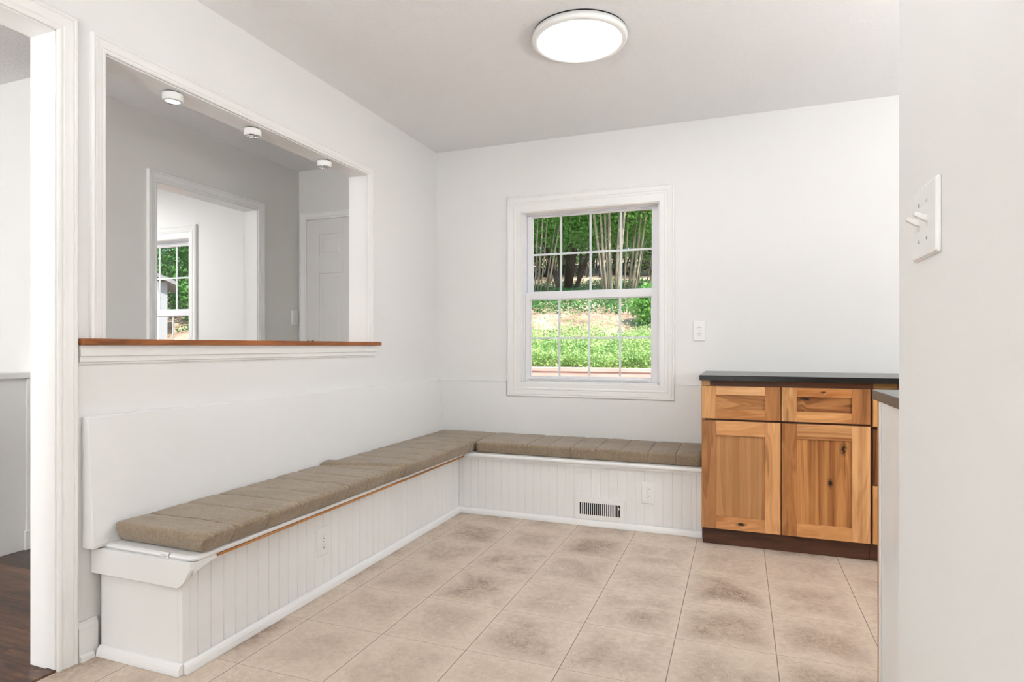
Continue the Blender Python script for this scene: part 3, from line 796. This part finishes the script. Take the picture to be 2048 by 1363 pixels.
pucks = (('white round puck light, the lit one nearest the doorway', 1.823, 'puck'), ('white round puck light, middle of three under the pass-through header', 2.255, None), ('white round puck light, farthest of three, near the hall corner', 2.785, None))
for lab, y, lit in pucks:
    x = -2.160
    p = thing('puck_light', lab, 'puck light', (x, y, 2.098), 'puck lights under the pass-through header')
    MB().lathe([(.034, -.0003), (.034, -.004)], x, y, 2.098, n=32, smooth=False).build('mounting_base', M['black'], p)
    MB().lathe([(.030, -.0045), (.039, -.0045), (.0395, -.009), (.0385, -.031), (.0365, -.034), (.033, -.034), (.032, -.030), (.030, -.0045)], x, y, 2.098, n=32).build('housing', M['plastic'], p)
    MB().lathe([(.0318, -.029), (.0325, -.0345), (.030, -.0365), (.028, -.033), (.0285, -.029)], x, y, 2.098, n=32).build('trim_ring', M['chrome'], p)
    MB().lathe([(.0278, -.028), (.0278, -.031), (.02, -.034), (.001, -.035)], x, y, 2.098, n=32).build('lens', M['puck'] if lit else M['chrome'], p)

# ------------------------------------------------------------------ outdoors
def leafmat(name, cols, scale=3.0, trans=.35):
    t = NT(name); p = t.pos()
    f = t.math('ADD', t.math('MULTIPLY', t.noise(p, scale, 3), .6), t.math('MULTIPLY', t.noise(p, 40, 2), .4))
    c = t.ramp(f, [(.32+.36*i/(len(cols)-1), q) for i, q in enumerate(cols)])
    d = t.n('ShaderNodeBsdfPrincipled'); t.l(c, d.inputs['Base Color']); d.inputs['Roughness'].default_value = .5
    tr = t.n('ShaderNodeBsdfTranslucent'); t.l(c, tr.inputs[0])
    mx = t.n('ShaderNodeMixShader'); mx.inputs[0].default_value = trans
    t.l(d.outputs[0], mx.inputs[1]); t.l(tr.outputs[0], mx.inputs[2]); t.l(mx.outputs[0], t.out.inputs[0])
    return t.m
LM = {
 'bright': leafmat('fresh_leaves', [srgb(78, 142, 54), srgb(124, 186, 82), srgb(172, 218, 118)]),
 'mid': leafmat('mid_leaves', [srgb(60, 112, 44), srgb(104, 160, 68), srgb(148, 196, 96)]),
 'dark': leafmat('dark_leaves', [srgb(42, 84, 36), srgb(72, 126, 54), srgb(116, 168, 80)]),
 'ivy': leafmat('ivy_leaves', [srgb(118, 160, 92), srgb(170, 206, 130), srgb(220, 234, 166)], 5),
 'cover': leafmat('ground_cover', [srgb(44, 96, 48), srgb(76, 136, 70), srgb(120, 172, 96)], 2),
}
def bark(name, a, b):
    t = NT(name); p = t.pos(); x, y, z = t.xyz(p)
    f = t.noise(t.comb(t.math('MULTIPLY', x, 30.0), t.math('MULTIPLY', y, 30.0), t.math('MULTIPLY', z, 2.5)), 1, 4, .6, .6)
    return t.bsdf(t.ramp(f, [(.3, a), (.7, b)]), .8, t.bump(f, .3, .01), .2)
BARK = {'pale': bark('pale_smooth_bark', srgb(112, 100, 82), srgb(186, 174, 152)), 'dark': bark('dark_bark', srgb(48, 38, 30), srgb(92, 74, 58)),
        'tan': bark('tan_bark', srgb(120, 102, 80), srgb(184, 166, 138))}

def hz(x, y):
    if y < 7: base = .80
    elif y < 11.5: base = .80+(y-7)*.245
    elif y < 16: base = 1.90+(y-11.5)*.16
    else: base = 2.62+(y-16)*.20
    return base + .10*mnoise.noise(Vector((x*.5, y*.5, 0)))*min(1, max(0, (y-7)/2)) + .03*mnoise.noise(Vector((x*2, y*2, 4)))*min(1, max(0, y-7))
def hill_mat():
    t = NT('leaf_litter_slope'); p = t.pos()
    f = t.noise(p, 1.2, 4, .6); g = t.noise(p, 30, 4, .7)
    c = t.ramp(t.math('ADD', t.math('MULTIPLY', f, .55), t.math('MULTIPLY', g, .45)), [(.36, srgb(96, 76, 62)), (.5, srgb(176, 150, 130)), (.62, srgb(222, 202, 180))])
    return t.bsdf(c, .95, t.bump(g, .5, .03), .1)
m = MB(); NX, NY = 110, 90
vs = []; fs_ = []
for j in range(NY+1):
    for i in range(NX+1):
        x = -34+i*(46/NX); y = 6.72+(j/NY)**1.5*34
        vs.append((x, y, hz(x, y)))
for j in range(NY):
    for i in range(NX):
        a = j*(NX+1)+i; fs_.append((a, a+1, a+NX+2, a+NX+1))
m.add(vs, fs_, True)
o = m.build('garden_slope', hill_mat(), None); o['kind'] = 'structure'
o = B(-34, 12, 4.25, 6.5, -.35, -.3).build('garden_ground', hill_mat(), None); o['kind'] = 'structure'

def pinkwall():
    t = NT('faded_pink_timber'); p = t.pos()
    x, y, z = t.xyz(p)
    f = t.noise(t.comb(t.math('MULTIPLY', x, 3.0), y, t.math('MULTIPLY', z, 40.0)), 1, 4)
    return t.bsdf(t.ramp(f, [(.3, srgb(224, 184, 172)), (.7, srgb(242, 208, 198))]), .8, t.bump(f, .2, .004), .2)
t = thing('retaining_wall', 'faded pink timber retaining wall outside below the hedge', 'retaining wall', (-3, 6.6, -.3))
pk = pinkwall()
B(-12, 4, 6.53, 6.68, -.299, .785).build('wall_boards', pk, t)
B(-12, 4, 6.52, 6.70, .786, .83).build('cap_board', pk, t, .004)

def leaves(mb, pts, size, up=.3):
    for p in pts:
        s = size*random.uniform(.6, 1.35)
        n = Vector((random.gauss(0, 1), random.gauss(0, 1), random.gauss(0, 1)+up*2)).normalized()
        u = n.orthogonal().normalized(); u = (Matrix.Rotation(random.uniform(0, 2*PI), 3, n) @ u); w_ = n.cross(u)
        p = Vector(p)
        mb.add([p-u*s*.5, p+w_*s*.26+n*s*.05, p+u*s*.5, p-w_*s*.26+n*s*.05], [(0, 1, 2, 3)])
    return mb
def blob_pts(cx, cy, cz, rx, ry, rz, n, shell=.45):
    out = []
    while len(out) < n:
        v = Vector((random.gauss(0, 1), random.gauss(0, 1), random.gauss(0, 1))).normalized()
        r = (shell+(1-shell)*random.random())
        out.append((cx+v.x*rx*r, cy+v.y*ry*r, cz+v.z*rz*r))
    return out
S_, C_ = math.sin(math.radians(20.6)), math.cos(math.radians(20.6))
def xat(px, y):                                   # where a photo column meets a distance, to place the garden plants
    u = (px-1024)/1212.05; return y*(-S_+u*C_)/(C_+u*S_)
# ivy hedge and lower ground cover: nobody could count the leaves
pts = []
for k in range(72000):
    x = random.uniform(-6.0, 1.2); y = 6.76+abs(random.gauss(0, .9)); 
    if y > 9.6: continue
    lump = .14+.13*mnoise.noise(Vector((x*1.6, y*1.6, 9)))
    z = hz(x, y)-.03+random.random()**.6*max(.04, lump*1.5)
    pts.append((x, y, z))
o = leaves(MB(), pts, .038, .5).build('ivy_hedge', LM['ivy'], None, fix=False)
tag(o, 'pale green ivy hedge growing on the slope above the pink wall', 'hedge', kind='stuff')
pts = []
for k in range(72000):
    x = random.uniform(-11, 2.0); y = random.uniform(9.0, 17)
    dens = mnoise.noise(Vector((x*.55, y*.55, 2)))
    if y < 10.2 and dens < .1: continue
    if random.random() < .25 and dens < -.2: continue
    pts.append((x, y, hz(x, y)+random.random()*.16))
o = leaves(MB(), pts, .058, .6).build('ground_cover', LM['cover'], None, fix=False)
tag(o, 'dark green ground cover under the trees on the upper slope', 'ground cover', kind='stuff')

def tree(name, label, cat, stems, bk, crowns, leaf, n, size, group=None):
    """stems: list of (point list, r0, r1); crowns: list of blobs"""
    p0 = stems[0][0][0]
    t = thing(name, label, cat, p0, group)
    m = MB()
    for pl, r0, r1 in stems:
        k = len(pl); m.tube(pl, [r0+(r1-r0)*i/(k-1) for i in range(k)], 8)
    m.build('trunk', bk, t)
    m = MB(); tot = sum(b[3]*b[4]*b[5] for b in crowns)
    for b in crowns:
        leaves(m, blob_pts(*b, int(n*b[3]*b[4]*b[5]/tot), .35), size)
    m.build('foliage', leaf, t, fix=False)
    return t
def stem(x, y, dx, h, wob=.08, dy=0):
    z0 = hz(x, y)-.05; pl = []
    for i in range(9):
        f = i/8; pl.append((x+dx*f+wob*math.sin(f*5+x*9), y+dy*f+wob*math.cos(f*4+x*7), z0+h*f))
    return pl
def myrtle(label, px_list, y, crown_z, leaf, n, bk=BARK['pale'], r=.034, cr=(1.5, 1.3, 1.0), hh=5.0):
    st = []
    for px, lean in px_list:
        st.append((stem(xat(px, y), y+random.uniform(-.2, .2), lean, hh, .035), r*random.uniform(.4, .95), r*.3))
    xm = sum(s[0][-1][0] for s in st)/len(st)
    cz = crown_z-1.0
    cr_ = [(xm, y+1.2, cz+.9, *cr), (xm-.9, y+1.1, cz+.5, cr[0]*.7, cr[1]*.6, cr[2]*.6), (xm+.9, y+.9, cz+.6, cr[0]*.7, cr[1]*.6, cr[2]*.6), (xm, y-.3, cz+1.25, cr[0], cr[1], cr[2]*.6)]
    return tree('crape_myrtle', label, 'tree', st, bk, cr_, leaf, int(n*3.2), .072, 'trees on the slope outside the window')
myrtle('pale multi-stemmed tree at the left edge of the window view', [(1068, .1), (1072, .3), (1078, .5), (1083, .9), (1090, 1.1)], 12.6, 4.4, LM['mid'], 5200, r=.036)
myrtle('pale multi-stemmed tree seen just right of the window centre', [(1212, -.25), (1218, -.2), (1224, -.15), (1233, .1), (1239, .25), (1206, -.5)], 11.9, 4.2, LM['bright'], 5200, r=.042)
myrtle('pale multi-stemmed tree in the right third of the window', [(1252, .1), (1258, .4), (1263, .5), (1268, .7)], 12.6, 4.2, LM['bright'], 5200, r=.036)
myrtle('thin leaning tree at the right edge of the window view', [(1274, .6), (1284, .9), (1292, 1.2)], 13.4, 4.4, LM['mid'], 3800, r=.028)
y = 15.0; x = xat(1133, y)
tree('shade_tree', 'dark-trunked tree with a bright crown left of the window centre', 'tree', [
    (stem(x, y, .1, 4.2, .06), .10, .06), (stem(x+.1, y, 1.5, 3.6, .1), .06, .03), (stem(x-.1, y, -1.4, 3.4, .1), .06, .03), (stem(x+.15, y, .8, 3.6, .12), .04, .02), (stem(x-.1, y, -.6, 3.4, .12), .04, .02), (stem(x, y, .6, 5.5, .1), .10, .04)],
    BARK['dark'], [(x+.25, y-1.6, 4.0, .9, .8, .6), (x-1.0, y-.6, 4.4, 1.1, 1.1, .7), (x+1.2, y, 4.8, 1.3, 1.2, .9)], LM['bright'], 12000, .085, 'trees on the slope outside the window')
bgt = [(1030, 19, 'dark'), (1100, 21, 'dark'), (1165, 22.5, 'mid'), (1235, 20, 'dark'), (1300, 22, 'dark'), (1370, 19, 'mid')]
blab = ['dark leafy tree far behind at the left edge of the window', 'dark leafy tree far behind the pale left tree', 'mid green leafy tree far behind the window centre', 'dark leafy tree far behind the pale centre stems', 'dark leafy tree far behind at the right edge of the window', 'mid green tree beyond the right edge of the window']
for (px, y, k), lb in zip(bgt, blab):
    x = xat(px, y); g = hz(x, y)
    tree('background_tree', lb, 'tree', [(stem(x, y, .2, 4, .1), .13, .06), (stem(x+.3, y, 1.0, 3.4, .1), .07, .03), (stem(x-.2, y, -1.1, 3.6, .1), .07, .03)]+[(stem(x+random.uniform(-1.6, 1.6), y+random.uniform(-1.5, .5), random.uniform(-1, 1), random.uniform(1.6, 3), .14), .03, .01) for q in range(9)], BARK['dark'],
         [(x, y, g+2.2, 2.0, 1.4, 1.3), (x-1.3, y+.5, g+.9, 1.3, 1.0, .8), (x+1.3, y, g+1.3, 1.4, 1.1, .9), (x, y+1, g+4.2, 2.6, 1.6, 1.5)], LM[k], 13000, .12, 'trees on the slope outside the window')
# bushy shrub in the lower right of the window
y = 9.6; x = xat(1296, y); g = hz(x, y)
tree('shrub', 'glossy bright green shrub in the lower right of the window view', 'shrub', [(stem(x, y, .1, .5, .02), .03, .012), (stem(x+.05, y, -.2, .45, .02), .02, .01)], BARK['dark'],
     [(x+.08, y, g+.30, .38, .35, .36), (x+.25, y+.1, g+.5, .32, .3, .25)], LM['bright'], 2600, .075)
x, y = -11.2, 10.6; g = hz(x, y)
tree('shrub', 'low dark shrub on the ground outside the far room window', 'shrub', [(stem(x, y, .1, .6, .02), .03, .012), (stem(x+.1, y, -.3, .5, .02), .02, .01)], BARK['dark'],
     [(x, y, g+.45, 1.0, .8, .65), (x+.9, y+.6, g+.5, .9, .8, .6)], LM['dark'], 9000, .10)
# trees behind the far-room window
for (x, y, r_, k, lb) in ((-12.7, 11.4, 1.7, 'dark', 'dark leafy tree outside the far room window'), (-15.6, 13.4, 2.0, 'mid', 'green leafy tree behind the pale shed'), (-9.0, 12.6, 1.8, 'mid', 'green leafy tree right of the far room window view'), (-14.0, 17.0, 2.8, 'dark', 'tall dark tree far beyond the far room window')):
    g = hz(x, y)
    tree('garden_tree', lb, 'tree', [(stem(x, y, .2, 3.6, .1), .12, .05), (stem(x+.2, y, .8, 3, .1), .06, .03)], BARK['tan'],
         [(x, y, g+1.9, r_, r_*.8, 1.9), (x, y+.3, g+4.4, r_*1.1, r_, 1.6), (x+.2, y-.3, g+.7, r_*.9, r_*.6, .9)], LM[k], 15000, .12, 'trees outside the far room window')
# neighbour's pale shed seen through the far room window
sx, sy, sz = -10.33, 8.6, .85
sh = thing('garden_shed', 'pale painted shed with a grey corner board outside the far room window', 'shed', (sx, sy, sz))
gab = [(-3.6, 0), (-.14, 0), (-.14, 1.46), (-1.87, 2.25), (-3.6, 1.46)]
MB().prism(gab, lambda u, v, a: (sx+u, sy+a, sz+v), .02, 2.0).build('shed_walls', M['trim'], sh)
B(sx-.1399, sx, sy, sy+.10, sz, sz+1.45).build('corner_board', flat('grey_trim', (.30, .31, .33), .6), sh)
MB().prism([(.16, 1.38), (-1.87, 2.31), (-3.9, 1.38), (-3.9, 1.45), (-1.87, 2.40), (.16, 1.45)], lambda u, v, a: (sx+u, sy+a, sz+v), -.2, 2.2).build('shed_roof', flat('grey_shingle', (.22, .22, .23), .9), sh)
sh.rotation_euler = (0, 0, math.radians(50))

# ------------------------------------------------------------------ sky, sun, camera
wd = bpy.data.worlds.new('sky'); bpy.context.scene.world = wd; wd.use_nodes = True
nt = wd.node_tree; bg = nt.nodes['Background']
sky = nt.nodes.new('ShaderNodeTexSky'); sky.sky_type = 'NISHITA'; sky.sun_disc = False
sky.sun_elevation = math.radians(52); sky.sun_rotation = math.radians(130); sky.dust_density = 1.5
nt.links.new(sky.outputs[0], bg.inputs[0]); bg.inputs[1].default_value = .32
sd = bpy.data.lights.new('sun', 'SUN'); sd.energy = 7.5; sd.angle = .009; sd.color = (1, .95, .86)
so = bpy.data.objects.new('sun', sd); C.objects.link(so)
so.rotation_euler = Vector((-.62, .42, -.92)).to_track_quat('-Z', 'Y').to_euler(); so.location = (8, -6, 14)

cd = bpy.data.cameras.new('camera'); cam = bpy.data.objects.new('camera', cd); C.objects.link(cam)
cam.location = (0, 0, H); cam.rotation_euler = (PI/2, 0, math.radians(20.60))
cd.sensor_width = 36; cd.lens = 1212.05*36/2048; cd.shift_y = 10.1/2048
cd.clip_start = .02; cd.clip_end = 200
sc = bpy.context.scene; sc.camera = cam
sc.view_settings.view_transform = 'Standard'; sc.view_settings.look = 'None'
sc.view_settings.exposure = 0.09; sc.view_settings.gamma = 1; sc.view_settings.use_curve_mapping = False
